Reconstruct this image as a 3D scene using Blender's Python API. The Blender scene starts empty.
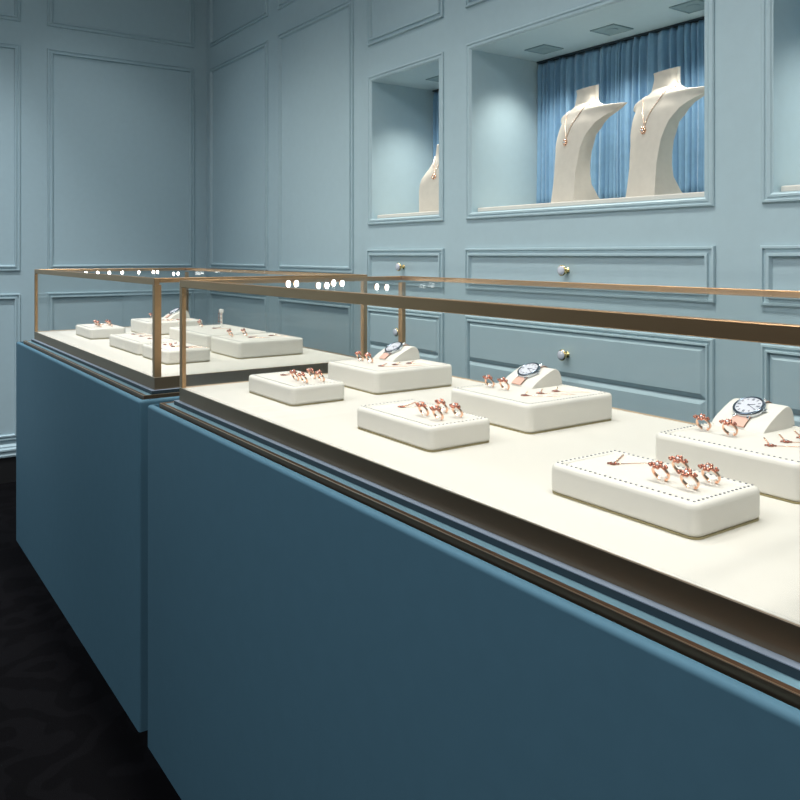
import bpy, bmesh, math, random
from math import sin, cos, pi, radians, atan
from mathutils import Vector, Matrix
from mathutils.bvhtree import BVHTree
random.seed(7)
S = bpy.context.scene
COL = S.collection

# ------------------------------------------------------------------ materials
def mat(name, col, rough=.5, metal=0., bump=0., bscale=200., var=0., vscale=3., spec=.5, sheen=0., trans=0., ior=1.45, coat=0.):
    m = bpy.data.materials.new(name); m.use_nodes = True
    nt = m.node_tree; b = nt.nodes['Principled BSDF']
    b.inputs['Base Color'].default_value = (*col, 1)
    b.inputs['Roughness'].default_value = rough
    b.inputs['Metallic'].default_value = metal
    b.inputs['Specular IOR Level'].default_value = spec
    b.inputs['IOR'].default_value = ior
    b.inputs['Transmission Weight'].default_value = trans
    b.inputs['Coat Weight'].default_value = coat
    b.inputs['Sheen Weight'].default_value = sheen
    tc = nt.nodes.new('ShaderNodeTexCoord')
    if bump > 0:
        n = nt.nodes.new('ShaderNodeTexNoise'); n.inputs['Scale'].default_value = bscale; n.inputs['Detail'].default_value = 3
        nt.links.new(tc.outputs['Object'], n.inputs['Vector'])
        bp = nt.nodes.new('ShaderNodeBump'); bp.inputs['Strength'].default_value = bump; bp.inputs['Distance'].default_value = .001
        nt.links.new(n.outputs['Fac'], bp.inputs['Height']); nt.links.new(bp.outputs['Normal'], b.inputs['Normal'])
    if var > 0:
        n = nt.nodes.new('ShaderNodeTexNoise'); n.inputs['Scale'].default_value = vscale; n.inputs['Detail'].default_value = 4
        nt.links.new(tc.outputs['Object'], n.inputs['Vector'])
        r = nt.nodes.new('ShaderNodeValToRGB')
        r.color_ramp.elements[0].position = .3; r.color_ramp.elements[1].position = .7
        r.color_ramp.elements[0].color = (*[c * (1 - var) for c in col], 1)
        r.color_ramp.elements[1].color = (*[min(1, c * (1 + var)) for c in col], 1)
        nt.links.new(n.outputs['Fac'], r.inputs['Fac']); nt.links.new(r.outputs['Color'], b.inputs['Base Color'])
    return m

WALL = mat('wall_paint', (.405, .54, .592), .42, bump=.06, bscale=500, var=.015, vscale=40)
BODY = mat('counter_lacquer', (.070, .158, .218), .62, spec=.2, bump=.05, bscale=900, var=.02, vscale=30)
LEDGE = mat('ledge_lacquer', (.17, .30, .36), .3, bump=.03, bscale=900)
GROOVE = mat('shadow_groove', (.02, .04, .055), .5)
LIP = mat('lilac_lip', (.25, .31, .39), .35)
def bronze():
    m = mat('brushed_bronze', (.52, .335, .185), .34, metal=1.)
    nt = m.node_tree; b = nt.nodes['Principled BSDF']
    tc = nt.nodes.new('ShaderNodeTexCoord'); mp = nt.nodes.new('ShaderNodeMapping'); mp.inputs['Scale'].default_value = (900, 6, 900)
    n = nt.nodes.new('ShaderNodeTexNoise'); n.inputs['Scale'].default_value = 1.; n.inputs['Detail'].default_value = 2
    nt.links.new(tc.outputs['Object'], mp.inputs['Vector']); nt.links.new(mp.outputs['Vector'], n.inputs['Vector'])
    r = nt.nodes.new('ShaderNodeMapRange'); r.inputs['To Min'].default_value = .32; r.inputs['To Max'].default_value = .46
    nt.links.new(n.outputs['Fac'], r.inputs['Value']); nt.links.new(r.outputs['Result'], b.inputs['Roughness'])
    return m
BRONZE = bronze()
DBRONZE = mat('dark_bronze', (.26, .16, .10), .4, metal=1.)
BASEB = mat('base_bronze', (.30, .225, .15), .42, metal=1.)
BRIGHT = mat('highlight_bronze', (.85, .66, .48), .28, metal=1.)  # lighter metal stands in for the highlight along the bronze edges
CLOTH = mat('cream_leather', (.595, .575, .525), .62, bump=.12, bscale=900, var=.012, vscale=80, spec=.3)
TRAY = mat('tray_leatherette', (.675, .655, .60), .55, bump=.15, bscale=1200, spec=.35)
PAD = mat('tray_pad', (.81, .80, .72), .7, bump=.1, bscale=1500, spec=.25)
OLIVE = mat('tray_base', (.36, .31, .16), .5)
STITCH = mat('stitch_thread', (.24, .25, .27), .6)
CLIP = mat('white_clip', (.86, .84, .80), .3)
PALEG = mat('pale_gold', (.98, .80, .66), .3, metal=.85)
ROSE = mat('rose_gold', (.92, .57, .40), .2, metal=1.)
DROSE = mat('dark_rose_gold', (.42, .18, .13), .25, metal=.8)
GEM = mat('clear_gem', (.88, .92, .95), .05, metal=.6)
PINKG = mat('pink_gem', (.58, .26, .19), .22, metal=.8)
STEEL = mat('steel', (.62, .66, .70), .18, metal=1.)
DSTEEL = mat('dark_bezel', (.13, .17, .22), .25, metal=.8)
DIAL = mat('dial_white', (.60, .62, .68), .35)
INK = mat('dial_ink', (.05, .06, .10), .4)
STRAP = mat('pink_leather', (.66, .40, .32), .55, bump=.15, bscale=700)
STRAPE = mat('strap_edge', (.20, .13, .09), .6)
BUST = mat('bust_linen', (.60, .57, .50), .75, bump=.25, bscale=500, var=.03, vscale=60, spec=.2)
BRASS = mat('knob_brass', (.78, .58, .25), .22, metal=1.)
PORC = mat('knob_porcelain', (.62, .65, .74), .2, coat=.5)
DARK = mat('dark_plinth', (.012, .012, .013), .5)
FIXT = mat('fixture_grey', (.20, .30, .33), .6)
CEIL = mat('ceiling_paint', (.30, .36, .38), .7)
def carpet():
    m = mat('dark_carpet', (.01, .01, .012), .95, bump=.6, bscale=400, spec=.03)
    nt = m.node_tree; b = nt.nodes['Principled BSDF']
    tc = nt.nodes.new('ShaderNodeTexCoord')
    w = nt.nodes.new('ShaderNodeTexWave'); w.inputs['Scale'].default_value = 1.8; w.inputs['Distortion'].default_value = 26; w.inputs['Detail'].default_value = 3; w.inputs['Detail Scale'].default_value = 1.4
    r = nt.nodes.new('ShaderNodeValToRGB'); r.color_ramp.elements[0].position = .45; r.color_ramp.elements[1].position = .62
    r.color_ramp.elements[0].color = (.0030, .0030, .0036, 1); r.color_ramp.elements[1].color = (.0042, .0042, .0050, 1)
    nt.links.new(tc.outputs['Object'], w.inputs['Vector']); nt.links.new(w.outputs['Fac'], r.inputs['Fac']); nt.links.new(r.outputs['Color'], b.inputs['Base Color'])
    return m
CARPET = carpet()
def curtain_mat():
    m = mat('curtain_cloth', (.20, .38, .56), .6, bump=.3, bscale=300, sheen=.3, var=.06, vscale=50)
    return m
CURT = curtain_mat()
def glassmat(name, tint, refl=1.):
    m = bpy.data.materials.new(name); m.use_nodes = True; nt = m.node_tree; nt.nodes.clear()
    o = nt.nodes.new('ShaderNodeOutputMaterial'); mx = nt.nodes.new('ShaderNodeMixShader')
    t = nt.nodes.new('ShaderNodeBsdfTransparent'); t.inputs['Color'].default_value = (*tint, 1)
    g = nt.nodes.new('ShaderNodeBsdfGlossy'); g.inputs['Roughness'].default_value = .01
    f = nt.nodes.new('ShaderNodeLayerWeight')     # Schlick: the same from both sides of the pane
    pw = nt.nodes.new('ShaderNodeMath'); pw.operation = 'POWER'; pw.inputs[1].default_value = 4.5
    mu = nt.nodes.new('ShaderNodeMath'); mu.operation = 'MULTIPLY_ADD'; mu.inputs[1].default_value = .75 * refl; mu.inputs[2].default_value = .02 * refl
    nt.links.new(f.outputs['Facing'], pw.inputs[0]); nt.links.new(pw.outputs[0], mu.inputs[0]); nt.links.new(mu.outputs[0], mx.inputs['Fac'])
    nt.links.new(t.outputs[0], mx.inputs[1]); nt.links.new(g.outputs[0], mx.inputs[2]); nt.links.new(mx.outputs[0], o.inputs['Surface'])
    return m
GLASS = glassmat('pane_glass', (.975, .98, .976), .5)
TGLASS = glassmat('top_glass', (.98, .988, .986), .22)
def emis(name, col, s):
    m = bpy.data.materials.new(name); m.use_nodes = True; b = m.node_tree.nodes['Principled BSDF']
    b.inputs['Emission Color'].default_value = (*col, 1); b.inputs['Emission Strength'].default_value = s
    return m
LED = emis('led_lens', (1, .97, .92), 14)

# ------------------------------------------------------------------ helpers
def obj(name, bm, m, parent=None, loc=(0, 0, 0), smooth=False):
    bmesh.ops.recalc_face_normals(bm, faces=bm.faces)
    me = bpy.data.meshes.new(name); bm.to_mesh(me); bm.free()
    for mm in (m if isinstance(m, (list, tuple)) else [m]): me.materials.append(mm)
    if smooth:
        for p in me.polygons: p.use_smooth = True
        try: me.set_sharp_from_angle(angle=radians(smooth if smooth > 1 else 35))
        except Exception: pass
    o = bpy.data.objects.new(name, me); COL.objects.link(o); o.location = loc
    if parent is not None: o.parent = parent
    return o
def tag(o, label, cat, group=None):
    o['label'] = label; o['category'] = cat
    if group: o['group'] = group
    return o
def thing(name, label, cat, loc=(0, 0, 0), rz=0., group=None):
    o = bpy.data.objects.new(name, None); COL.objects.link(o); o.empty_display_size = .02
    o.location = loc; o.rotation_euler = (0, 0, rz)
    return tag(o, label, cat, group)
def struct(name, bm, m, **k):
    o = obj(name, bm, m, **k); o['kind'] = 'structure'; return o
def copy_tree(o, parent=None):
    c = o.copy(); COL.objects.link(c); c.parent = parent
    for ch in list(o.children): copy_tree(ch, c)
    return c
def dup(root, loc, label, group=None, rz=None):
    c = copy_tree(root); c.location = loc; c['label'] = label
    if group: c['group'] = group
    if rz is not None: c.rotation_euler = (0, 0, rz)
    return c
def box(bm, x0, x1, y0, y1, z0, z1, bev=0., seg=2, mi=0):
    vs = [bm.verts.new((x, y, z)) for x in (x0, x1) for y in (y0, y1) for z in (z0, z1)]
    fs = [bm.faces.new([vs[i] for i in f]) for f in ((0, 1, 3, 2), (4, 6, 7, 5), (0, 4, 5, 1), (2, 3, 7, 6), (0, 2, 6, 4), (1, 5, 7, 3))]
    for f in fs: f.material_index = mi
    if bev > 0:
        es = list({e for f in fs for e in f.edges})
        bmesh.ops.bevel(bm, geom=es, offset=bev, segments=seg, profile=.5, affect='EDGES')
    return bm
def B(*a, **k): return box(bmesh.new(), *a, **k)
def rr(hx, hy, r, n=6):
    r = max(min(r, hx, hy), .0002); out = []
    for cx, cy, a0 in ((hx - r, hy - r, 0), (-hx + r, hy - r, 90), (-hx + r, -hy + r, 180), (hx - r, -hy + r, 270)):
        for i in range(n + 1):
            a = radians(a0 + 90 * i / n); out.append((cx + r * cos(a), cy + r * sin(a)))
    return out
def loft(bm, rings, cap0=True, cap1=True, closed=True):
    L = [[bm.verts.new(p) for p in r] for r in rings]
    for a, b in zip(L, L[1:]):
        n = len(a)
        for i in range(n if closed else n - 1):
            j = (i + 1) % n; bm.faces.new((a[i], a[j], b[j], b[i]))
    if cap0: bm.faces.new(L[0][::-1])
    if cap1: bm.faces.new(L[-1])
    return bm
def tube(bm, pts, r, n=8, closed=False):
    pts = [Vector(p) for p in pts]; N = len(pts); rings = []
    up = None
    for i, p in enumerate(pts):
        if closed: t = pts[(i + 1) % N] - pts[i - 1]
        else: t = pts[min(i + 1, N - 1)] - pts[max(i - 1, 0)]
        t.normalize()
        if up is None:
            up = t.orthogonal().normalized()
        up = (up - t * up.dot(t)).normalized(); s = t.cross(up)
        rad = r[i] if isinstance(r, (list, tuple)) else r
        rings.append([p + (up * cos(2 * pi * k / n) + s * sin(2 * pi * k / n)) * rad for k in range(n)])
    if closed: 
        rings.append(rings[0]); L = [[bm.verts.new(q) for q in g] for g in rings[:-1]]
        for i in range(N):
            a = L[i]; b = L[(i + 1) % N]
            for k in range(n): bm.faces.new((a[k], a[(k + 1) % n], b[(k + 1) % n], b[k]))
    else: loft(bm, rings)
    return bm
def ball(bm, c, r, sz=1., u=10, v=7):
    bmesh.ops.create_uvsphere(bm, u_segments=u, v_segments=v, radius=r, matrix=Matrix.Translation(c) @ Matrix.Diagonal((1, 1, sz, 1)))
def lathe(bm, prof, n=24, M=Matrix()):
    loft(bm, [[M @ Vector((r * cos(2 * pi * i / n), r * sin(2 * pi * i / n), z)) for i in range(n)] for r, z in prof])
    return bm
def xform(bm, M): bmesh.ops.transform(bm, matrix=M, verts=bm.verts); return bm
def frame(bm, mp, a0, a1, b0, b1, prof, sb=1.):
    # mitred picture-frame moulding: prof = [(inset, height)]
    L = []
    for ins, h in prof:
        L.append([bm.verts.new(mp(a, b, h)) for a, b in ((a0 + ins, b0 + ins * sb), (a1 - ins, b0 + ins * sb), (a1 - ins, b1 - ins * sb), (a0 + ins, b1 - ins * sb))])
    for p, q in zip(L, L[1:]):
        for i in range(4): bm.faces.new((p[i], p[(i + 1) % 4], q[(i + 1) % 4], q[i]))
    return bm

# ------------------------------------------------------------------ room shell
XR, YB, ZC = 1.614, 4.10, 3.0
XL, YN = -2.6, -2.4
NX = 1.912                       # niche back
mR = lambda a, b, h: (XR - h, a, b)
mL = lambda a, b, h: (a, YB - h, b)
NI = [(2.088, 2.488, 1.180, 1.682), (1.107, 1.923, 1.180, 1.682), (.543, .943, 1.180, 1.682)]
DR = [(2.080, 2.496, .962, 1.049), (1.099, 1.931, .962, 1.049), (.535, .951, .962, 1.049)]   # pockets of the upper drawers

bm = bmesh.new(); box(bm, XL, 2.1, YN, YB + .12, -.05, 0); struct('floor', bm, CARPET)
bm = bmesh.new(); box(bm, XL, 2.1, YN, YB + .12, ZC, ZC + .05); struct('ceiling', bm, CEIL)
bm = bmesh.new(); box(bm, XL, 2.1, YB, YB + .1, 0, ZC); struct('wall_far', bm, WALL)
# right wall with niche openings
bm = bmesh.new()
OP = [(n, NX) for n in NI] + [(n, XR + .03) for n in DR]
ys = sorted({YN, YB, *[n[i] for n, _ in OP for i in (0, 1)]}); zs = [0, .962, 1.049, 1.180, 1.682, ZC]
for y0, y1 in zip(ys, ys[1:]):
    for z0, z1 in zip(zs, zs[1:]):
        if any(n[0] - 1e-6 <= y0 < n[1] - 1e-6 and abs(n[2] - z0) < 1e-6 for n, _ in OP): continue
        bm.faces.new([bm.verts.new(p) for p in ((XR, y0, z0), (XR, y1, z0), (XR, y1, z1), (XR, y0, z1))])
for (y0, y1, z0, z1), xb in OP:
    P = [(y0, z0), (y1, z0), (y1, z1), (y0, z1)]
    f = [bm.verts.new((XR, y, z)) for y, z in P]; b = [bm.verts.new((xb, y, z)) for y, z in P]
    for i in range(4): bm.faces.new((f[i], f[(i + 1) % 4], b[(i + 1) % 4], b[i]))
    bm.faces.new(b)
# solid back of the wall so that it has its thickness
v = [bm.verts.new(p) for p in ((NX + .1, YN, 0), (NX + .1, YB, 0), (NX + .1, YB, ZC), (NX + .1, YN, ZC))]; bm.faces.new(v)
bmesh.ops.remove_doubles(bm, verts=bm.verts, dist=1e-5)
struct('wall_right', bm, WALL)

PROF = [(0, 0), (0, .0035), (.0015, .0080), (.0062, .0085), (.0076, .0034), (.0150, .0034), (.0166, .0100), (.0222, .0105), (.0240, .0060), (.0258, .0015), (.026, 0)]
NPROF = [(0, 0), (0, .004), (.0025, .0065), (.007, .007), (.009, .004), (.0125, .004), (.0145, .006), (.020, .006), (.0225, .003), (.0252, .002), (.0254, -.002)]
k = 0
def trim(mp, a0, a1, b0, b1, prof=PROF, sb=1.):
    global k; k += 1
    return struct('trim_%d' % k, frame(bmesh.new(), mp, a0, a1, b0, b1, prof, sb), WALL, smooth=25)
# niche frames
for y0, y1, z0, z1 in NI: trim(mR, y0 - .0252, y1 + .0252, z0 - .022, z1 + .022, NPROF, .87)
# panels above the niches
for y0, y1 in ((2.062, 2.514), (1.081, 1.949), (.517, .969)): trim(mR, y0, y1, 1.816, 2.72)
# frames round the lower drawer stacks
SPROF = [(0, 0), (0, .006), (.002, .009), (.006, .0095), (.008, .006), (.011, .006), (.013, .012), (.0165, .0125), (.018, .009), (.018, 0)]
for y0, y1 in ((2.062, 2.514), (1.081, 1.949), (.517, .969)): trim(mR, y0, y1, .225, .861, SPROF)
# tall panels of the right wall near the corner
for y0, y1 in ((3.354, 4.040), (2.616, 3.247)):
    trim(mR, y0, y1, 2.131, 2.86); trim(mR, y0, y1, .978, 2.022); trim(mR, y0, y1, .193, .868)
# far wall panels
for x0, x1 in ((.825, 1.546), (-.013, .708), (-.845, -.124), (-1.677, -.956)):
    trim(mL, x0, x1, 2.132, 2.86); trim(mL, x0, x1, .974, 2.026); trim(mL, x0, x1, .193, .868)
# baseboards: dark plinth and blue stepped cap
def base(name, mp, a0, a1):
    bm = bmesh.new()
    prof = [(.118, 0), (.118, .020), (.126, .022), (.134, .018), (.141, .018), (.147, .024), (.154, .024), (.160, .014), (.166, .014), (.172, .006), (.176, 0)]
    loft(bm, [[mp(a, z, h) for z, h in prof] for a in (a0, a1)])
    struct(name, bm, WALL)
    bm = bmesh.new(); loft(bm, [[mp(a, z, h) for z, h in ((0, 0), (0, .014), (.118, .014), (.118, 0))] for a in (a0, a1)])
    struct(name.replace('baseboard', 'baseboard_plinth'), bm, DARK)
base('baseboard_far', mL, XL, XR); base('baseboard_right', mR, YN, YB - .025)

# ------------------------------------------------------------------ drawers with knobs
def knob(parent, y, z, x):
    M = Matrix.Translation((x, y, z)) @ Matrix.Rotation(-pi / 2, 4, 'Y')
    o = obj('knob', lathe(bmesh.new(), [(.0075, 0), (.0085, .002), (.005, .005), (.004, .012), (.006, .016), (.0125, .018), (.0145, .0205), (.0148, .023), (.0135, .0245)], M=M), BRASS, parent, smooth=40)
    c = obj('knob_cap', lathe(bmesh.new(), [(.0122, .0245), (.0120, .0262), (.0095, .0280), (.0055, .0288), (.001, .0290)], M=M), PORC, o, smooth=60)
    c['label'] = 'pale porcelain cap'
def drawer(y0, y1, z0, z1, label, framed, kn=True):
    yc = (y0 + y1) / 2; zc = (z0 + z1) / 2
    t = thing('wall_drawer', label, 'drawer', (XR, yc, z0), group='drawers built into the right wall')
    m2 = lambda a, b, h: (-h, a - yc, b - z0)
    bm = bmesh.new()
    if framed:
        frame(bm, m2, y0, y1, z0, z1, [(0, .0005)] + PROF[1:-1] + [(.0262, .001)])
        ins = .0262; hh = .001
    else:
        frame(bm, m2, y0, y1, z0, z1, [(.0012, .0005), (.0012, .004), (.012, .0115), (.0135, .0115)])
        ins = .0135; hh = .0115
    bm.faces.new([bm.verts.new(m2(a, b, hh)) for a, b in ((y0 + ins, z0 + ins), (y1 - ins, z0 + ins), (y1 - ins, z1 - ins), (y0 + ins, z1 - ins))])
    bmesh.ops.remove_doubles(bm, verts=bm.verts, dist=1e-5)
    obj('drawer_front', bm, WALL, t, smooth=25)
    if kn: knob(t, .010 if framed and y1 - y0 > .6 else 0, zc - z0 + (.0015 if framed else 0), -hh)
    return t
drawer(1.079, 1.951, .942, 1.069, 'long pale blue framed wall drawer under the wide central niche', True)
drawer(2.060, 2.516, .942, 1.069, 'short pale blue framed wall drawer under the left niche', True)
drawer(.515, .971, .942, 1.069, 'short pale blue framed wall drawer at the right edge of the photo', True)
cols = [(2.080, 2.496, 'short', 'left'), (1.099, 1.931, 'long', 'central'), (.535, .951, 'short', 'right edge')]
for y0, y1, sz, nm in cols:
    for i, row in enumerate(('top', 'second', 'third', 'fourth', 'bottom')):
        z1 = .843 - i * .12
        drawer(y0, y1, z1 - .12, z1, '%s pale blue drawer with sloped edges, %s row below the %s niche' % (sz, row, nm), False)

# ------------------------------------------------------------------ niches: platform, curtain, downlights
NN = ['left', 'wide central', 'right edge']
for (y0, y1, z0, z1), nm in zip(NI, NN):
    tag(obj('niche_platform', B(XR + .018, NX - .03, y0 + .012, y1 - .004, z0, z0 + .014, bev=.003), CLOTH), 'thin cream padded platform on the floor of the %s niche' % nm, 'platform', 'platforms in the wall niches')
    # pleated curtain
    t = thing('curtain', 'blue pleated curtain hanging at the back of the %s niche' % nm, 'curtain', (NX - .006, (y0 + y1) / 2, z0), group='curtains in the wall niches')
    bm = bmesh.new(); w = y1 - y0; n = int(w / .0022); cols_ = []
    ph = 0; xs = []
    for i in range(n + 1):
        y = -w / 2 + w * i / n
        loc = .55 + .45 * sin(y * 13 + 1) * sin(y * 31 + 2)
        ph += (w / n) * 2 * pi / (.026 + .010 * sin(y * 23 + 3) + .004 * sin(y * 57))
        xs.append((y, -.011 + (-.0085 * loc - .0035) * sin(ph) - .0025 * sin(2.3 * ph + 1)))
    zz = [.0145, .06, .12, .2, .28, .36, .42, .465, .484, .494]
    rings = []
    for z in zz:
        row = []
        for j, (y, x) in enumerate(xs):
            a = 1 if z < .47 else max(.6, 1 - (z - .47) * 14)
            row.append((x * a - .003 * sin(y * 9 + z * 5), y + .003 * sin(z * 6 + y * 20), z + (.0 if z < .455 else .002 * sin(y * 110))))
        rings.append(row)
    loft(bm, rings, False, False, closed=False)
    c = obj('cloth', bm, CURT, t, smooth=60)
    md = c.modifiers.new('s', 'SOLIDIFY'); md.thickness = .0012; md.offset = 1
    obj('curtain_rail', B(-.018, .001, -w / 2 + .002, w / 2 - .002, .4965, .5005), GROOVE, t)

def downlight(x, y, z, label):
    t = thing('recessed_downlight', label, 'light', (x, y, z), group='downlights in the niche soffits')
    bm = bmesh.new()
    f = [[(sx * a, sy * a, b) for sx, sy in ((1, 1), (-1, 1), (-1, -1), (1, -1))] for a, b in ((.042, 0), (.042, -.003), (.039, -.004), (.037, -.0015))]
    loft(bm, f, True, True); obj('frame', bm, FIXT, t)
    obj('lens', lathe(bmesh.new(), [(.018, -.0015), (.018, -.0028), (.014, -.003)], n=20), FIXT, t)
for i, (x, y, lb) in enumerate([(1.790, 2.30, 'grey square recessed downlight in the left niche soffit'), (1.790, 1.790, 'grey square recessed downlight, leftmost in the wide niche soffit'), (1.790, 1.525, 'grey square recessed downlight, middle of the wide niche soffit'), (1.790, 1.262, 'grey square recessed downlight, rightmost in the wide niche soffit'), (1.790, .74, 'grey square recessed downlight in the right edge niche soffit')]):
    downlight(x, y, 1.682, lb)
def spot(loc, target, power, size, blend=.6, rad=.05, col=(1, .95, .86), name='spot'):
    L = bpy.data.lights.new(name, 'SPOT'); L.energy = power; L.spot_size = radians(size); L.spot_blend = blend; L.shadow_soft_size = rad; L.color = col
    o = bpy.data.objects.new(name, L); COL.objects.link(o); o.location = loc
    o.rotation_euler = (Vector(target) - Vector(loc)).to_track_quat('-Z', 'Y').to_euler(); return o
for y, p in ((2.30, 13), (1.790, 9.5), (1.525, 9), (1.262, 9.5), (.74, 13)): spot((1.755, y, 1.674), (1.74, y, 1.0), p, 112, 1., .03, name='niche_spot')

# ------------------------------------------------------------------ busts and their necklaces
def lerp(t, T):
    for (a, b), (c, d) in zip(T, T[1:]):
        if t <= c:
            u = (t - a) / (c - a); u = u * u * (3 - 2 * u) * .35 + u * .65; return b + (d - b) * u
    return T[-1][1]
def bust_mesh(kind):
    if kind == 0:
        W = [(0, .056), (.02, .054), (.08, .052), (.14, .058), (.18, .070), (.21, .087), (.232, .109), (.246, .136), (.254, .156), (.259, .161), (.262, .146), (.263, .116), (.266, .078), (.274, .055), (.288, .044), (.31, .040), (.318, .0405), (.326, .042)]
        XF = [(0, .078), (.05, .074), (.15, .066), (.21, .056), (.25, .040), (.266, .032), (.280, .018), (.31, .014), (.326, .015)]
        SW = [(0, .002), (.12, .006), (.18, .012), (.22, .026), (.25, .052), (.262, .052), (.266, .03), (.28, .02), (.326, .018)]
        TH = [(0, .104), (.015, .088), (.05, .062), (.10, .050), (.16, .046), (.21, .036), (.24, .020), (.255, .008), (.262, .012), (.27, .03), (.326, .024)]
        zl = [0, .006, .015, .03, .05, .08, .11, .14, .165, .185, .2, .215, .228, .238, .246, .252, .256, .259, .261, .2625, .264, .267, .272, .28, .29, .3, .31, .318, .326]
    else:
        W = [(0, .060), (.04, .064), (.08, .069), (.10, .069), (.12, .064), (.14, .054), (.16, .041), (.18, .029), (.2, .024), (.24, .022)]
        XF = [(0, .060), (.05, .058), (.12, .050), (.17, .034), (.20, .022), (.24, .018)]
        SW = [(0, .006), (.1, .014), (.15, .022), (.19, .018), (.24, .014)]
        TH = [(0, .080), (.02, .07), (.06, .058), (.12, .05), (.17, .04), (.20, .032), (.24, .028)]
        zl = [0, .006, .02, .04, .06, .08, .1, .12, .14, .155, .165, .175, .185, .195, .205, .215, .228, .24]
    rings = []
    for z in zl:
        w, xf, sw, th = lerp(z, W), lerp(z, XF), lerp(z, SW), lerp(z, TH)
        top = zl[-1]
        nk = max(0, min(1, (z - top * .82) / (top * .06)))
        r = []
        n = 12
        for i in range(n + 1):
            q = -1 + 2 * i / n
            sq = abs(q)
            xa = xf - sw * sq ** 2.2
            if nk > 0: xa = xa * (1 - nk) + nk * (xf - .001 - .024 * (1 - math.sqrt(max(0, 1 - q * q))))
            r.append((xa, w * q))
        for i in range(n + 1):
            q = 1 - 2 * i / n
            sq = abs(q)
            xb = xf - sw * sq ** 2.2 - th
            wb = w * (.93 if z < .2 else 1)
            if nk > 0: xb = xb * (1 - nk) + nk * (xf - .025 - .024 * math.sqrt(max(0, 1 - q * q)))
            if i in (0, n) : xb += min(.003, th * .3)
            r.append((xb, wb * q))
        tilt = .010 if z >= top - .0001 else 0
        if kind == 0:
            fall = max(0., min(1., (z - .17) / .09)) * (1 - nk)
            r = [(x, y * (1 - .13 * fall) if y > 0 else y) for x, y in r]
        rings.append([(-x, y, z - (.012 * fall * (y / w) ** 2 if kind == 0 and y > 0 else 0) + (x - xf) * -.25 * (1 if tilt else 0) - (tilt and .004)) for x, y in r])   # front faces -X
    return loft(bmesh.new(), rings)
def place_bust(kind, loc, rz, label, sfix, nlabel):
    bm = bust_mesh(kind); bmesh.ops.recalc_face_normals(bm, faces=bm.faces)
    bvh = BVHTree.FromBMesh(bm)
    o = obj('necklace_bust', bm, BUST, smooth=32, loc=loc); o.rotation_euler = (0, 0, rz)
    tag(o, label, 'display bust', 'necklace busts in the niches')
    t = thing('necklace', nlabel, 'necklace', loc, rz, 'necklaces on the busts')
    zp, zn, wn, yo = ((.176, .276, .050, .004), (.130, .196, .022, .0))[kind]
    pts = []
    N = 26
    for i in range(N + 1):
        q = -1 + 2 * i / N; y = wn * q; z = zp + (zn - zp) * abs(q) ** .80 + .0
        h = bvh.ray_cast(Vector((-.3, y, z)), Vector((1, 0, 0)))
        if h[0] is None: continue
        pts.append(h[0] + h[1] * .0012)
    # round the back of the neck
    a, b_ = pts[-1], pts[0]
    back = [Vector((a.x + (.040 if kind == 0 else .03) * sin(pi * j / 8) ** .8, a.y + (b_.y - a.y) * (.5 - .5 * cos(pi * j / 8)), a.z + .004)) for j in range(1, 8)]
    bm = bmesh.new(); tube(bm, pts + back, .0016, 6, closed=True)
    for i in range(0, len(pts)): ball(bm, pts[i], .0024, u=6, v=5)
    obj('chain', bm, PALEG, t, smooth=60)
    p = min(pts, key=lambda p: p.z)
    bm = bmesh.new()
    for j in range(6): ball(bm, p + Vector((-.002, .0062 * cos(j * pi / 3), -.007 + .0062 * sin(j * pi / 3))), .0042)
    pd = obj('pendant', bm, ROSE, t, smooth=60)
    obj('stone', (lambda b: (ball(b, p + Vector((-.005, 0, -.007)), .0032), b)[1])(bmesh.new()), GEM, pd, smooth=60)
PZ = 1.1943
place_bust(0, (1.740, 1.580, PZ), -.22, 'tall cream bust with swept shoulders, left of the two in the wide niche', 0, 'rose gold pendant necklace on the left bust of the wide niche')
place_bust(0, (1.740, 1.313, PZ), -.22, 'tall cream bust with swept shoulders, right of the two in the wide niche', 0, 'rose gold pendant necklace on the right bust of the wide niche')
place_bust(1, (1.738, 2.232, PZ), .30, 'small cream bust half hidden in the left niche', 0, 'rose gold pendant necklace on the small bust in the left niche')

# ------------------------------------------------------------------ counters and glass cases
def counter(y0, y1, ys0, ys1, label):
    """y0..y1 body, ys0..ys1 bronze strip"""
    t = thing('counter', label, 'counter', (.8775, (y0 + y1) / 2, 0), group='blue display counters')
    yc = (y0 + y1) / 2; xc = .8775
    hx, hy = .3295, (y1 - y0) / 2
    bm = bmesh.new()
    R = [(0, 0), (0, .30), (0, .7215), (0, .7228), (.0006, .7252), (.0020, .7270), (.0040, .7281), (.0065, .7285), (.0105, .7285), (.0108, .722)]
    loft(bm, [[(x, y, z) for x, y in rr(hx - i, hy - i, .006 if i < .004 else .004, 3)] for i, z in R])
    obj('body', bm, BODY, t, smooth=40)
    # bronze inlay strip, mitred
    m = lambda a, b, h: (a, b, h)
    P = [(0, .7222), (0, .7362), (.0085, .7362), (.0085, .7222)]
    bm = bmesh.new(); frame(bm, m, .5618 - xc, 1.193 - xc, ys0 - yc, ys1 - yc, P); obj('inlay_strip', bm, DBRONZE, t)
    bm = bmesh.new(); frame(bm, m, .5620 - xc, 1.1928 - xc, ys0 + .0002 - yc, ys1 - .0002 - yc, [(0, .7363), (.0002, .7370), (.0013, .7370), (.0015, .7363)]); obj('inlay_edge', bm, BRIGHT, t)
    # ledge inside the strip
    bm = bmesh.new(); box(bm, .5704 - xc, 1.1846 - xc, ys0 + .0086 - yc, ys1 - .0086 - yc, .7225, .7362); obj('ledge', bm, LEDGE, t)
    return t
counter(.255, 1.730, .285, 1.690, 'near dark blue counter with rounded top edge, filling the right foreground')
counter(1.785, 3.255, 1.7975, 3.19, 'far dark blue counter with rounded top edge, behind the near one at left')

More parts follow.
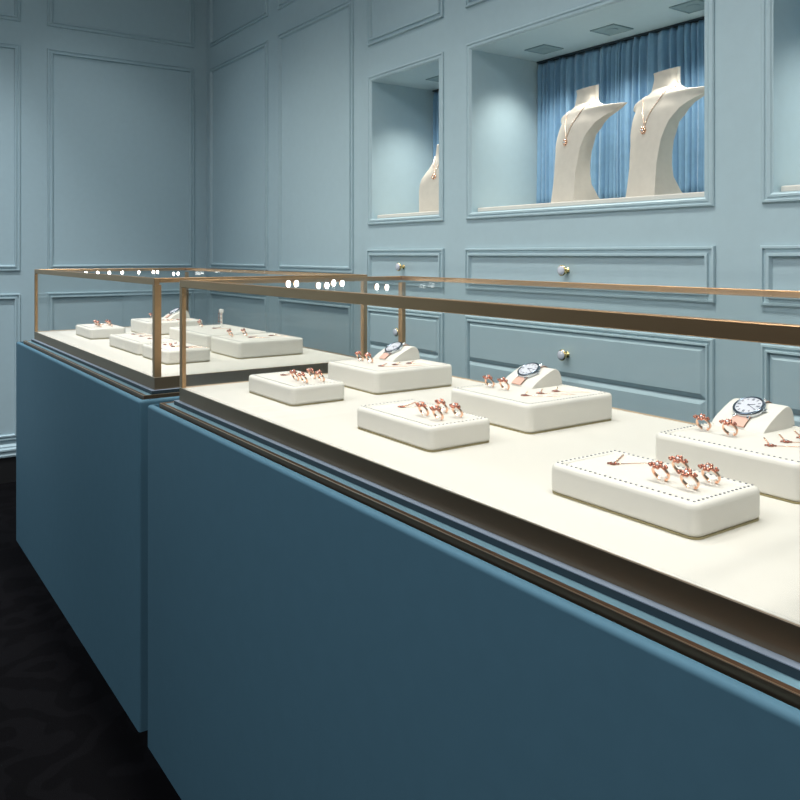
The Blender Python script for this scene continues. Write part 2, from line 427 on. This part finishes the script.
def case(y0, y1, leds, label):
    x0, x1 = .5906, 1.159
    xc, yc = (x0 + x1) / 2, (y0 + y1) / 2
    t = thing('display_case', label, 'display case', (xc, yc, .7363), group='glass display cases'); Z = -.7363
    m = lambda a, b, h: (a - xc, b - yc, h + Z)
    bm = bmesh.new(); box(bm, x0 - .007 - xc, x1 - xc, y0 - .004 - yc, y1 + .004 - yc, .7364 + Z, .7368 + Z); xform(bm, Matrix())
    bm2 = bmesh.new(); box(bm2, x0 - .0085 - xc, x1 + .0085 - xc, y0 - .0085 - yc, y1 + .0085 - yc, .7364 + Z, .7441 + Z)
    bm.free(); obj('gap_shade', bm2, GROOVE, t)  # dark colour stands for the shade in the gap under the case
    obj('lip', B(x0 - .0088 - xc, x1 + .0088 - xc, y0 - .0088 - yc, y1 + .0088 - yc, .7441 + Z, .7450 + Z), LIP, t)
    P = [(.012, .7451), (0, .7451), (0, .7718)]
    obj('base_arris', frame(bmesh.new(), m, x0, x1, y0, y1, [(0, .7718), (.0005, .7728), (.0016, .7728), (.0019, .768)]), BRIGHT, t)
    obj('base_frame', frame(bmesh.new(), m, x0, x1, y0, y1, P), BASEB, t)
    obj('cloth_deck', B(x0 + .0020 - xc, x1 - .0020 - xc, y0 + .0020 - yc, y1 - .0020 - yc, .7452 + Z, .7705 + Z), CLOTH, t)
    for px, pw in ((x0, 0), (x1 - .012, 1)):
        for py in (y0, y1 - .015):
            wx = .012 if pw else (.016 if py == y0 else .009)
            obj('post', B(px - xc, px + wx - xc, py - yc, py + .015 - yc, .7731 + Z, .981 + Z, bev=.0006, seg=1), BRONZE, t)
    for px, zz in ((x0, .9812), (x1 - .012, .9862)):
        obj('top_rail', B(px - xc, px + .012 - xc, y0 - yc, y1 - yc, zz + Z, .9966 + Z, bev=.0008, seg=1), BRONZE, t)
    for py in (y0, y1 - .012):
        obj('top_rail', B(x0 + .0121 - xc, x1 - .0121 - xc, py - yc, py + .012 - yc, .9862 + Z, .9966 + Z, bev=.0008, seg=1), BRONZE, t)
    # panes
    g = .003
    obj('glass_pane', B(x0 + .004 - xc, x0 + .004 + g - xc, y0 + .0155 - yc, y1 - .0155 - yc, .7732 + Z, .981 + Z), GLASS, t)['label'] = 'clear front glass pane'
    obj('glass_pane', B(x1 - .004 - g - xc, x1 - .004 - xc, y0 + .0155 - yc, y1 - .0155 - yc, .7732 + Z, .986 + Z), GLASS, t)['label'] = 'clear rear glass pane'
    for py in (y0 + .004, y1 - .004 - g):
        obj('glass_pane', B(x0 + .0125 - xc, x1 - .0125 - xc, py - yc, py + g - yc, .7732 + Z, .986 + Z), GLASS, t)['label'] = 'clear end glass pane'
    obj('glass_pane', B(x0 + .0122 - xc, x1 - .0122 - xc, y0 + .0122 - yc, y1 - .0122 - yc, .9925 + Z, .9955 + Z), TGLASS, t)['label'] = 'clear top glass pane'
    q = .9 if y1 < 2 else .75
    for X, z in leds:
        M = Matrix.Translation((X - xc, y1 - .0150 - yc, z + Z)) @ Matrix.Rotation(radians(20), 4, 'Z') @ Matrix.Rotation(pi / 2, 4, 'X')
        s = obj('led_spot', lathe(bmesh.new(), [(.0045 * q, .000), (.0085 * q, .0015), (.0090 * q, .003), (.0090 * q, .0045), (.0082 * q, .0048)], n=20, M=M), BRONZE, t, smooth=40)
        obj('lens', lathe(bmesh.new(), [(.0081 * q, .0049), (.0078 * q, .0054), (.002, .0058)], n=20, M=M), LED, s, smooth=60)
    return t
case(.31, 1.65, [(.832, .984), (.852, .984), (.909, .9785), (.931, .978), (.949, .9835), (.972, .982), (1.069, .972), (1.098, .970)],
     'near bronze framed glass display case standing on the near blue counter')
far = []
for X in (.762, .805, .847, .895, .950, .958, 1.014, 1.030, 1.094, 1.112): far += [(X, .981 if X < 1.05 else .974)] if X != .950 else []
case(1.811, 3.147, far, 'far bronze framed glass display case standing on the far blue counter')

# ------------------------------------------------------------------ trays
DZ = .7706
def tray(x0, x1, y0, y1, z1, label, clips=(), name='jewellery_tray'):
    big = x1 - x0 > .15; x0 -= .004; y1 += .003 if big else .0045; y0 -= .006; x1 -= .009 if big else .005; ox = .0015; oy = -.0035
    xc, yc = (x0 + x1) / 2, (y0 + y1) / 2; hx, hy = (x1 - x0) / 2, (y1 - y0) / 2; H = z1 - DZ
    t = thing(name, label, 'display tray', (xc, yc, DZ), group='cream stitched jewellery trays')
    obj('base_plate', loft(bmesh.new(), [[(x, y, z) for x, y in rr(hx - i, hy - i, .010)] for i, z in ((.0012, 0), (.0008, .0022))]), OLIVE, t)
    R = [(.0030, .0023), (.0012, .0032), (0, .006), (0, .0068), (0, H - .0068), (0, H - .0060), (.0008, H - .0030), (.0024, H - .0010), (.005, H), (.0115, H), (.0125, H - .0006), (.0130, H - .0015)]
    obj('tray_body', loft(bmesh.new(), [[(x, y, z) for x, y in rr(hx - i, hy - i, max(.012 - i, .002), 8)] for i, z in R]), TRAY, t, smooth=50)
    # stitching
    bm = bmesh.new(); ix, iy = hx - .0085, hy - .0085
    n = int(2 * iy / .0069)
    for s in (-1, 1):
        for i in range(n + 1):
            y = -iy + 2 * iy * i / n; box(bm, s * ix - .0009, s * ix + .0009, y - .0010, y + .0010, H - .0004, H + .0009)
    n = int(2 * ix / .0069)
    for s in (-1, 1):
        for i in range(1, n):
            x = -ix + 2 * ix * i / n; box(bm, x - .0010, x + .0010, s * iy - .0009, s * iy + .0009, H - .0004, H + .0009)
    obj('stitching', bm, STITCH, t)
    for cx, cy, ca in clips:
        bm = bmesh.new(); box(bm, -.0034, .0034, -.0030, .0030, 0, .0052, bev=.001)
        xform(bm, Matrix.Translation((cx - xc, cy - yc, H - .0015)) @ Matrix.Rotation(ca, 4, 'Z')); obj('ring_clip', bm, CLIP, t, smooth=40)
    return t

# ------------------------------------------------------------------ ring prototype: stands upright, leans to its front
RL = radians(31)
def make_ring():
    t = thing('flower_ring', '', 'ring', (0, 0, 0))
    R = .0095; M = Matrix.Rotation(RL, 4, 'X')   # plane = local XZ, leans towards -Y
    bm = bmesh.new(); N = 30
    a0 = radians(-90 + 26)
    prof = [(-.0008, -.0015), (.0008, -.0015), (.0008, .0015), (-.0008, .0015)]
    rings = []
    for i in range(N + 1):
        a = radians(-90) + radians(20) + radians(320) * i / N
        rings.append([M @ Vector(((R + p) * cos(a), q * (1 - .2 * sin(a)), (R + p) * sin(a) + R)) for p, q in prof])
    loft(bm, rings); obj('band', bm, ROSE, t, smooth=50)
    top = 2 * R + .0015
    bm = bmesh.new()
    for j in range(6):
        a = j * pi / 3; ball(bm, M @ Vector((.0042 * cos(a), .0042 * sin(a), top)), .0022, u=8, v=6)
    h = obj('flower_head', bm, PINKG, t, smooth=60)
    bm = bmesh.new(); ball(bm, M @ Vector((0, 0, top + .0012)), .0019, u=8, v=6); obj('stone', bm, GEM, h, smooth=60)
    for s in (-1, 1):
        bm = bmesh.new()
        for dx, dy, r in ((.0084, -.0014, .0018), (.0084, .0016, .0018), (.0108, 0, .0017)): ball(bm, M @ Vector((s * dx, dy, top - .0010)), r, u=8, v=6)
        obj('side_cluster', bm, DROSE, t, smooth=60)
    return t
ring0 = make_ring(); used = {'r': False, 'n': False}
RZ = radians(-87)
def put_ring(x, y, z, label):
    z -= .0015 - .0012
    if not used['r']:
        used['r'] = True; ring0.location = (x, y, z); ring0.rotation_euler = (0, 0, RZ); ring0['label'] = label; ring0['group'] = 'rose gold rings on trays'; return
    dup(ring0, (x, y, z), label, 'rose gold rings on trays', RZ)

# flat necklace prototype: pendant with a V of chain running to +X
def make_neck(es):
    t = thing('pendant_necklace', '', 'necklace', (0, 0, 0))
    bm = bmesh.new()
    for e, r in ((es[0], .00075), (es[1], .00045)):
        n = 16
        pts = [Vector((e[0] * i / n, e[1] * i / n, .0010)) for i in range(n + 1)]
        tube(bm, pts, r, 6)
        for p in pts[::2]: ball(bm, p, r * 1.5, u=6, v=4)
    obj('chain', bm, ROSE, t, smooth=60)
    bm = bmesh.new()
    for j in range(6):
        a = j * pi / 3; ball(bm, Vector((.0030 * cos(a), .0030 * sin(a), .0016)), .0016, u=8, v=6)
    for dx, dy in ((.0035, -.0045), (-.0035, .0045)): ball(bm, Vector((dx, dy, .0013)), .0013, u=8, v=6)
    p = obj('pendant', bm, DROSE, t, smooth=60)
    bm = bmesh.new(); ball(bm, Vector((0, 0, .0030)), .0016, u=8, v=6); obj('stone', bm, GEM, p, smooth=60)
    return t
protos = {'S': make_neck(((.042, .020), (.044, -.026))), 'L': make_neck(((.033, .028), (.040, -.040)))}; fresh = {'S', 'L'}
def put_neck(x, y, z, label, rz=0.):
    z -= .0015; kd = 'L' if z > .81 else 'S'; neck0 = protos[kd]
    if kd in fresh:
        fresh.discard(kd); neck0.location = (x, y, z); neck0['label'] = label; neck0['group'] = 'pendant necklaces laid on trays'; return
    dup(neck0, (x, y, z), label, 'pendant necklaces laid on trays', rz)

# watch cushion and watch
CP = [(0, 0), (.0015, .0025), (.006, .0062), (.016, .0128), (.0327, .0212), (.046, .0270), (.055, .0296), (.061, .0296), (.0665, .0270), (.0705, .0225), (.0735, .0155), (.0755, .007), (.0765, 0)]
def make_watch():
    t = thing('wristwatch', '', 'watch', (0, 0, 0))
    # strap following the cushion's profile
    def off(d, rng):
        out = []
        for i in rng:
            a = Vector(CP[max(i - 1, 0)]); b = Vector(CP[min(i + 1, len(CP) - 1)]); tt = (b - a).normalized(); nn = Vector((-tt.y, tt.x)); out.append(Vector(CP[i]) + nn * d)
        return out
    rng = list(range(1, 11)); lo = off(.0007, rng); hi = off(.0028, rng)
    for sel, lb in (((0, 5), 'front strap of pink leather'), ((3, 10), 'rear strap of pink leather')):
        l_, h_ = lo[sel[0]:sel[1]], hi[sel[0]:sel[1]]
        bm = bmesh.new(); rings = []
        for k_, (p, q) in enumerate(zip(l_, h_)):
            w = .0120
            rings.append([(p.x, -w, p.y), (q.x, -w + .0003, q.y), (q.x, w - .0003, q.y), (p.x, w, p.y)])
        loft(bm, rings)
        for f in bm.faces:
            if abs(f.calc_center_median().y) > .0115: f.material_index = 1
        s = obj('strap', bm, [STRAP, STRAPE], t, smooth=40); s['label'] = lb
        if sel[0] == 3: break
    # head
    C = Vector((.0322, 0, .0243)); M = Matrix.Translation(C) @ Matrix.Rotation(radians(-27), 4, 'Y') @ Matrix.Diagonal((1.05, 1.05, 1, 1))
    c = obj('watch_case', lathe(bmesh.new(), [(.017, -.0030), (.0200, -.0022), (.0208, .0000), (.0206, .0025), (.0196, .0036)], n=40, M=M), STEEL, t, smooth=40)
    obj('bezel', lathe(bmesh.new(), [(.0200, .0034), (.0199, .0048), (.0186, .0056), (.0170, .0048), (.0168, .0040)], n=40, M=M), DSTEEL, c, smooth=40)
    for a in (-pi / 2 - .42, -pi / 2 + .42, pi / 2 - .42, pi / 2 + .42):
        bm = B(-.0014, .0014, .0185, .0255, -.0028, .0018, bev=.0006); xform(bm, M @ Matrix.Rotation(a, 4, 'Z')); obj('lug', bm, STEEL, c)
    bm = bmesh.new(); lathe(bm, [(.0022, 0), (.0025, .001), (.0025, .003), (.0018, .0036)], n=12, M=M @ Matrix.Translation((0, -.0205, 0)) @ Matrix.Rotation(pi / 2, 4, 'X')); obj('crown', bm, STEEL, c, smooth=40)
    d = obj('dial', lathe(bmesh.new(), [(.0168, .0041), (.0167, .0046), (.0002, .0047)], n=40, M=M), DIAL, t)
    bm = bmesh.new()
    for i in range(12):
        b2 = bmesh.new(); L_ = .0036 if i % 3 else .0046
        for w in ((-.0006, .0006) if i % 3 else (-.0011, 0, .0011)): box(b2, w - .00034, w + .00034, .0155 - L_, .0155, .00472, .00484)
        xform(b2, M @ Matrix.Rotation(i * pi / 6, 4, 'Z')); me = bpy.data.meshes.new('x'); b2.to_mesh(me); b2.free(); bm.from_mesh(me); bpy.data.meshes.remove(me)
    obj('hour_marks', bm, INK, d)
    for a, L_, w in ((radians(200), .0085, .0006), (radians(150), .0120, .0004)):
        bm = B(-w, w, -.0015, L_, .0050, .0053); xform(bm, M @ Matrix.Rotation(a, 4, 'Z')); obj('hand', bm, INK, d)
    bm = bmesh.new(); lathe(bm, [(.0012, .0049), (.0012, .0057), (.0005, .0058)], n=12, M=M); obj('hand_hub', bm, INK, d)
    return t
def cushion(x, y0, y1, z, label):
    yc = (y0 + y1) / 2; h = (y1 - y0) / 2; rings = []
    for yy, s in ((-h, .975), (-h + .0008, .99), (-h + .0022, 1), (h - .0022, 1), (h - .0008, .99), (h, .975)):
        rings.append([(.038 + (a - .038) * s, yy, b * s) for a, b in CP])
    o = obj('watch_cushion', loft(bmesh.new(), rings), TRAY, smooth=45, loc=(x, yc, z - .0015)); tag(o, label, 'watch cushion', 'cream watch cushions'); return o
watch0 = make_watch(); first_w = [True]

def small(y0, y1, ph, x0=.6905, x1=.8085, z1=.806, rings=True, dy=0.):
    xc, yc = (x0 + x1) / 2, (y0 + y1) / 2
    P = [(-.012, -.024, 'leftmost'), (.027, -.021, 'rearmost'), (-.013, -.061, 'front'), (.024, -.061, 'rightmost')]
    ca = RZ + pi / 2
    tray(x0, x1, y0, y1, z1, 'small cream stitched tray, ' + ph[0], [(xc + a, yc + b + dy, ca) for a, b, _ in P] if rings else ())
    if rings:
        for a, b, nm in P: put_ring(xc + a, yc + b + dy, z1, 'rose gold flower ring, %s of four on %s' % (nm, ph[1]))
        put_neck(xc - .004, yc + .052, z1, 'rose gold pendant necklace lying beside four rings on %s' % ph[1])
def large(y0, y1, ph, watch=True):
    x0, x1, z1 = .8845, 1.0875, .8165; xc, yc = .9855, (y0 + y1) / 2; ca = RZ + pi / 2
    tray(x0, x1, y0, y1, z1, 'large cream stitched tray, ' + ph[0], [(.955, yc + .070, ca), (.955, yc + .031, ca)])
    for b, nm in ((.070, 'left'), (.031, 'right')): put_ring(.955, yc + b, z1, 'rose gold flower ring, %s one of two on %s' % (nm, ph[1]))
    for X, nm in ((.939, 'front'), (.974, 'middle'), (1.011, 'rear')): put_neck(X, yc - .031, z1, 'rose gold pendant necklace, %s one of three on %s' % (nm, ph[1]))
    cushion(.9975, yc + .013, yc + .091, z1, 'cream padded watch cushion on ' + ph[1])
    loc = (.9975, yc + .053, z1 - .0015); lb = 'steel wristwatch with pink leather strap on ' + ph[1]
    if first_w[0]:
        first_w[0] = False; watch0.location = loc; watch0['label'] = lb; watch0['group'] = 'wristwatches on cushions'
    else: dup(watch0, loc, lb, 'wristwatches on cushions')
# near case
small(.486, .676, ('nearest the camera at the right front of the near case', 'the nearest small tray'))
small(.915, 1.107, ('middle of the front row in the near case', 'the middle small tray, near case'))
small(1.335, 1.522, ('left end of the front row in the near case', 'the left small tray, near case'))
large(.488, .680, ('cut by the right edge of the photo', 'the large tray at the right edge'))
large(.918, 1.110, ('middle of the back row in the near case', 'the middle large tray, near case'))
large(1.350, 1.540, ('left end of the back row in the near case', 'the left large tray, near case'))
# far case
small(2.760, 2.955, ('leftmost in the far case', 'the leftmost far case tray'), dy=.022)
tray(.6905, .8085, 2.250, 2.535, .806, 'long low cream stitched tray, middle of the front row in the far case')
for y, nm in ((2.50, 'left'), (2.425, 'middle'), (2.345, 'right')): put_neck(.750, y, .806, "rose gold pendant necklace, %s one of three on the far case\'s long front tray" % nm)
tray(.6905, .8105, 2.018, 2.212, .806, 'small cream stitched tray, right end of the front row in the far case')
put_neck(.736, 2.105, .806, "rose gold pendant necklace, front one on the far case\'s right small tray"); put_neck(.760, 2.065, .806, "rose gold pendant necklace, rear one on the far case\'s right small tray")
for i, (x, y, nm) in enumerate(((.733, 2.160, 'front left'), (.750, 2.165, 'middle left'), (.768, 2.175, 'rear left'), (.742, 2.138, 'front right'), (.772, 2.145, 'rear right'))):
    t = thing('stud_earring', "small rose gold stud earring, %s of five on the far case\'s right small tray" % nm, 'earring', (x, y, .8045), group='stud earrings on the far tray')
    bm = bmesh.new()
    for j in range(5): ball(bm, Vector((.0027 * cos(j * 1.257), .0027 * sin(j * 1.257), .0022)), .0016, u=8, v=6)
    obj('petals', bm, PINKG, t, smooth=60); bm = bmesh.new(); ball(bm, Vector((0, 0, .0028)), .0016, u=8, v=6); obj('stone', bm, GEM, t, smooth=60)
tray(.8845, 1.0875, 2.018, 2.208, .8165, 'large cream tray with two rings, right end of back row, far case', [(.930, 2.168, RZ + pi / 2), (.972, 2.165, RZ + pi / 2)])
put_ring(.930, 2.168, .8165, "rose gold flower ring, left of two on the far case\'s right large tray"); put_ring(.972, 2.165, .8165, "rose gold flower ring, right of two on the far case\'s right large tray")
put_neck(.961, 2.115, .8165, "rose gold pendant necklace, front one on the far case\'s right large tray"); put_neck(1.030, 2.125, .8165, "rose gold pendant necklace, rear one on the far case\'s right large tray")
tray(.8845, 1.0875, 2.250, 2.560, .8165, 'long cream tray holding the earring stand, back row of the far case', [(.977, 2.520, RZ + pi / 2)])
put_ring(.977, 2.520, .8165, "rose gold flower ring alone at the left end of the far case\'s long rear tray")
put_neck(.985, 2.438, .8165, 'rose gold pendant necklace lying near the earring stand in the far case')
large(2.775, 2.972, ('left end of the back row in the far case', "the far case\'s left large tray"))
# earring stand with drop earrings
t = thing('earring_stand', "slim white T shaped earring stand on the far case\'s long rear tray", 'earring stand', (1.035, 2.500, .8150))
obj('foot', B(-.006, .006, -.008, .008, 0, .003, bev=.001), CLIP, t)
obj('stem', B(-.0022, .0022, -.0035, .0035, .003, .046), CLIP, t)
obj('crossbar', B(-.003, .003, -.012, .012, .046, .056, bev=.001), CLIP, t)
for s, nm in ((1, 'left'), (-1, 'right')):
    e = thing('drop_earring', 'long rose gold drop earring hanging from the %s side of the earring stand' % nm, 'earring', (1.0315, 2.500 + s * .0095, .864), group='drop earrings on the stand')
    bm = bmesh.new(); tube(bm, [(0, 0, 0), (-.0015, 0, -.01), (-.0015, 0, -.034)], .0005, 6); obj('chain', bm, ROSE, e)
    bm = bmesh.new()
    for z in (-.008, -.021, -.034): ball(bm, Vector((-.0015, 0, z)), .0024, u=8, v=6)
    obj('beads', bm, PINKG, e, smooth=60)

# ------------------------------------------------------------------ lights: ceiling downlights, then added fill lights
for y, p in ((-.65, 76), (.05, 74), (.75, 72), (1.45, 74), (2.15, 86), (2.85, 90)): spot((.80, y, 2.96), (.86, y, .77), p, 80, .7, .14, (1, .96, .90), name='ceiling_spot')
for x, p in ((.95, 44), (.15, 140), (-.75, 170), (-1.7, 230)): spot((x, 3.35, 2.96), (x, 3.62, 0), p, 76, .95, .06, (.95, .97, 1), name='far_wall_spot')  # leftmost spot is added, brightening the unseen wall that the bronze rails reflect
def fill_light(x, y, sx, sy, p, col):  # unseen soft fill over the aisle, added to light tray sides and counter fronts
    L = bpy.data.lights.new('aisle_fill_light', 'AREA'); L.shape = 'RECTANGLE'; L.size = sx; L.size_y = sy; L.energy = p; L.color = col
    o = bpy.data.objects.new('aisle_fill_light', L); COL.objects.link(o); o.location = (x, y, 2.97)
fill_light(-1.2, .6, 1.6, 3.6, 85, (.95, .97, 1))
for y0, y1 in ((.31, 1.65), (1.811, 3.147)):      # unseen fill light added under each front top rail, brightening the tray sides
    L = bpy.data.lights.new('case_fill_light', 'AREA'); L.shape = 'RECTANGLE'; L.size = y1 - y0 - .06; L.size_y = .008; L.energy = .65 if y0 < 1 else 1.1; L.color = (1, .95, .88)
    o = bpy.data.objects.new('case_fill_light', L); COL.objects.link(o); o.location = (.610, (y0 + y1) / 2, .978)
    o.rotation_euler = (Vector((1, 0, -.75)).to_track_quat('-Z', 'Y')).to_euler()

w = bpy.data.worlds.new('World'); S.world = w; w.use_nodes = True
w.node_tree.nodes['Background'].inputs['Color'].default_value = (.52, .62, .68, 1)
w.node_tree.nodes['Background'].inputs['Strength'].default_value = .12

# ------------------------------------------------------------------ camera
f = 810.; a = atan(565.6 / f)
cd = bpy.data.cameras.new('camera'); cam = bpy.data.objects.new('camera', cd); COL.objects.link(cam)
cam.location = (0, 0, 1.05); cam.rotation_euler = (pi / 2, 0, -a)
cd.sensor_fit = 'HORIZONTAL'; cd.sensor_width = 36; cd.lens = 36 * f / 800
cd.shift_x = 0; cd.shift_y = -(400 - 254.4) / 800; cd.clip_start = .02
S.camera = cam
S.view_settings.view_transform = 'Standard'; S.view_settings.look = 'None'; S.view_settings.gamma = 1; S.view_settings.use_curve_mapping = False
S.view_settings.exposure = 0.
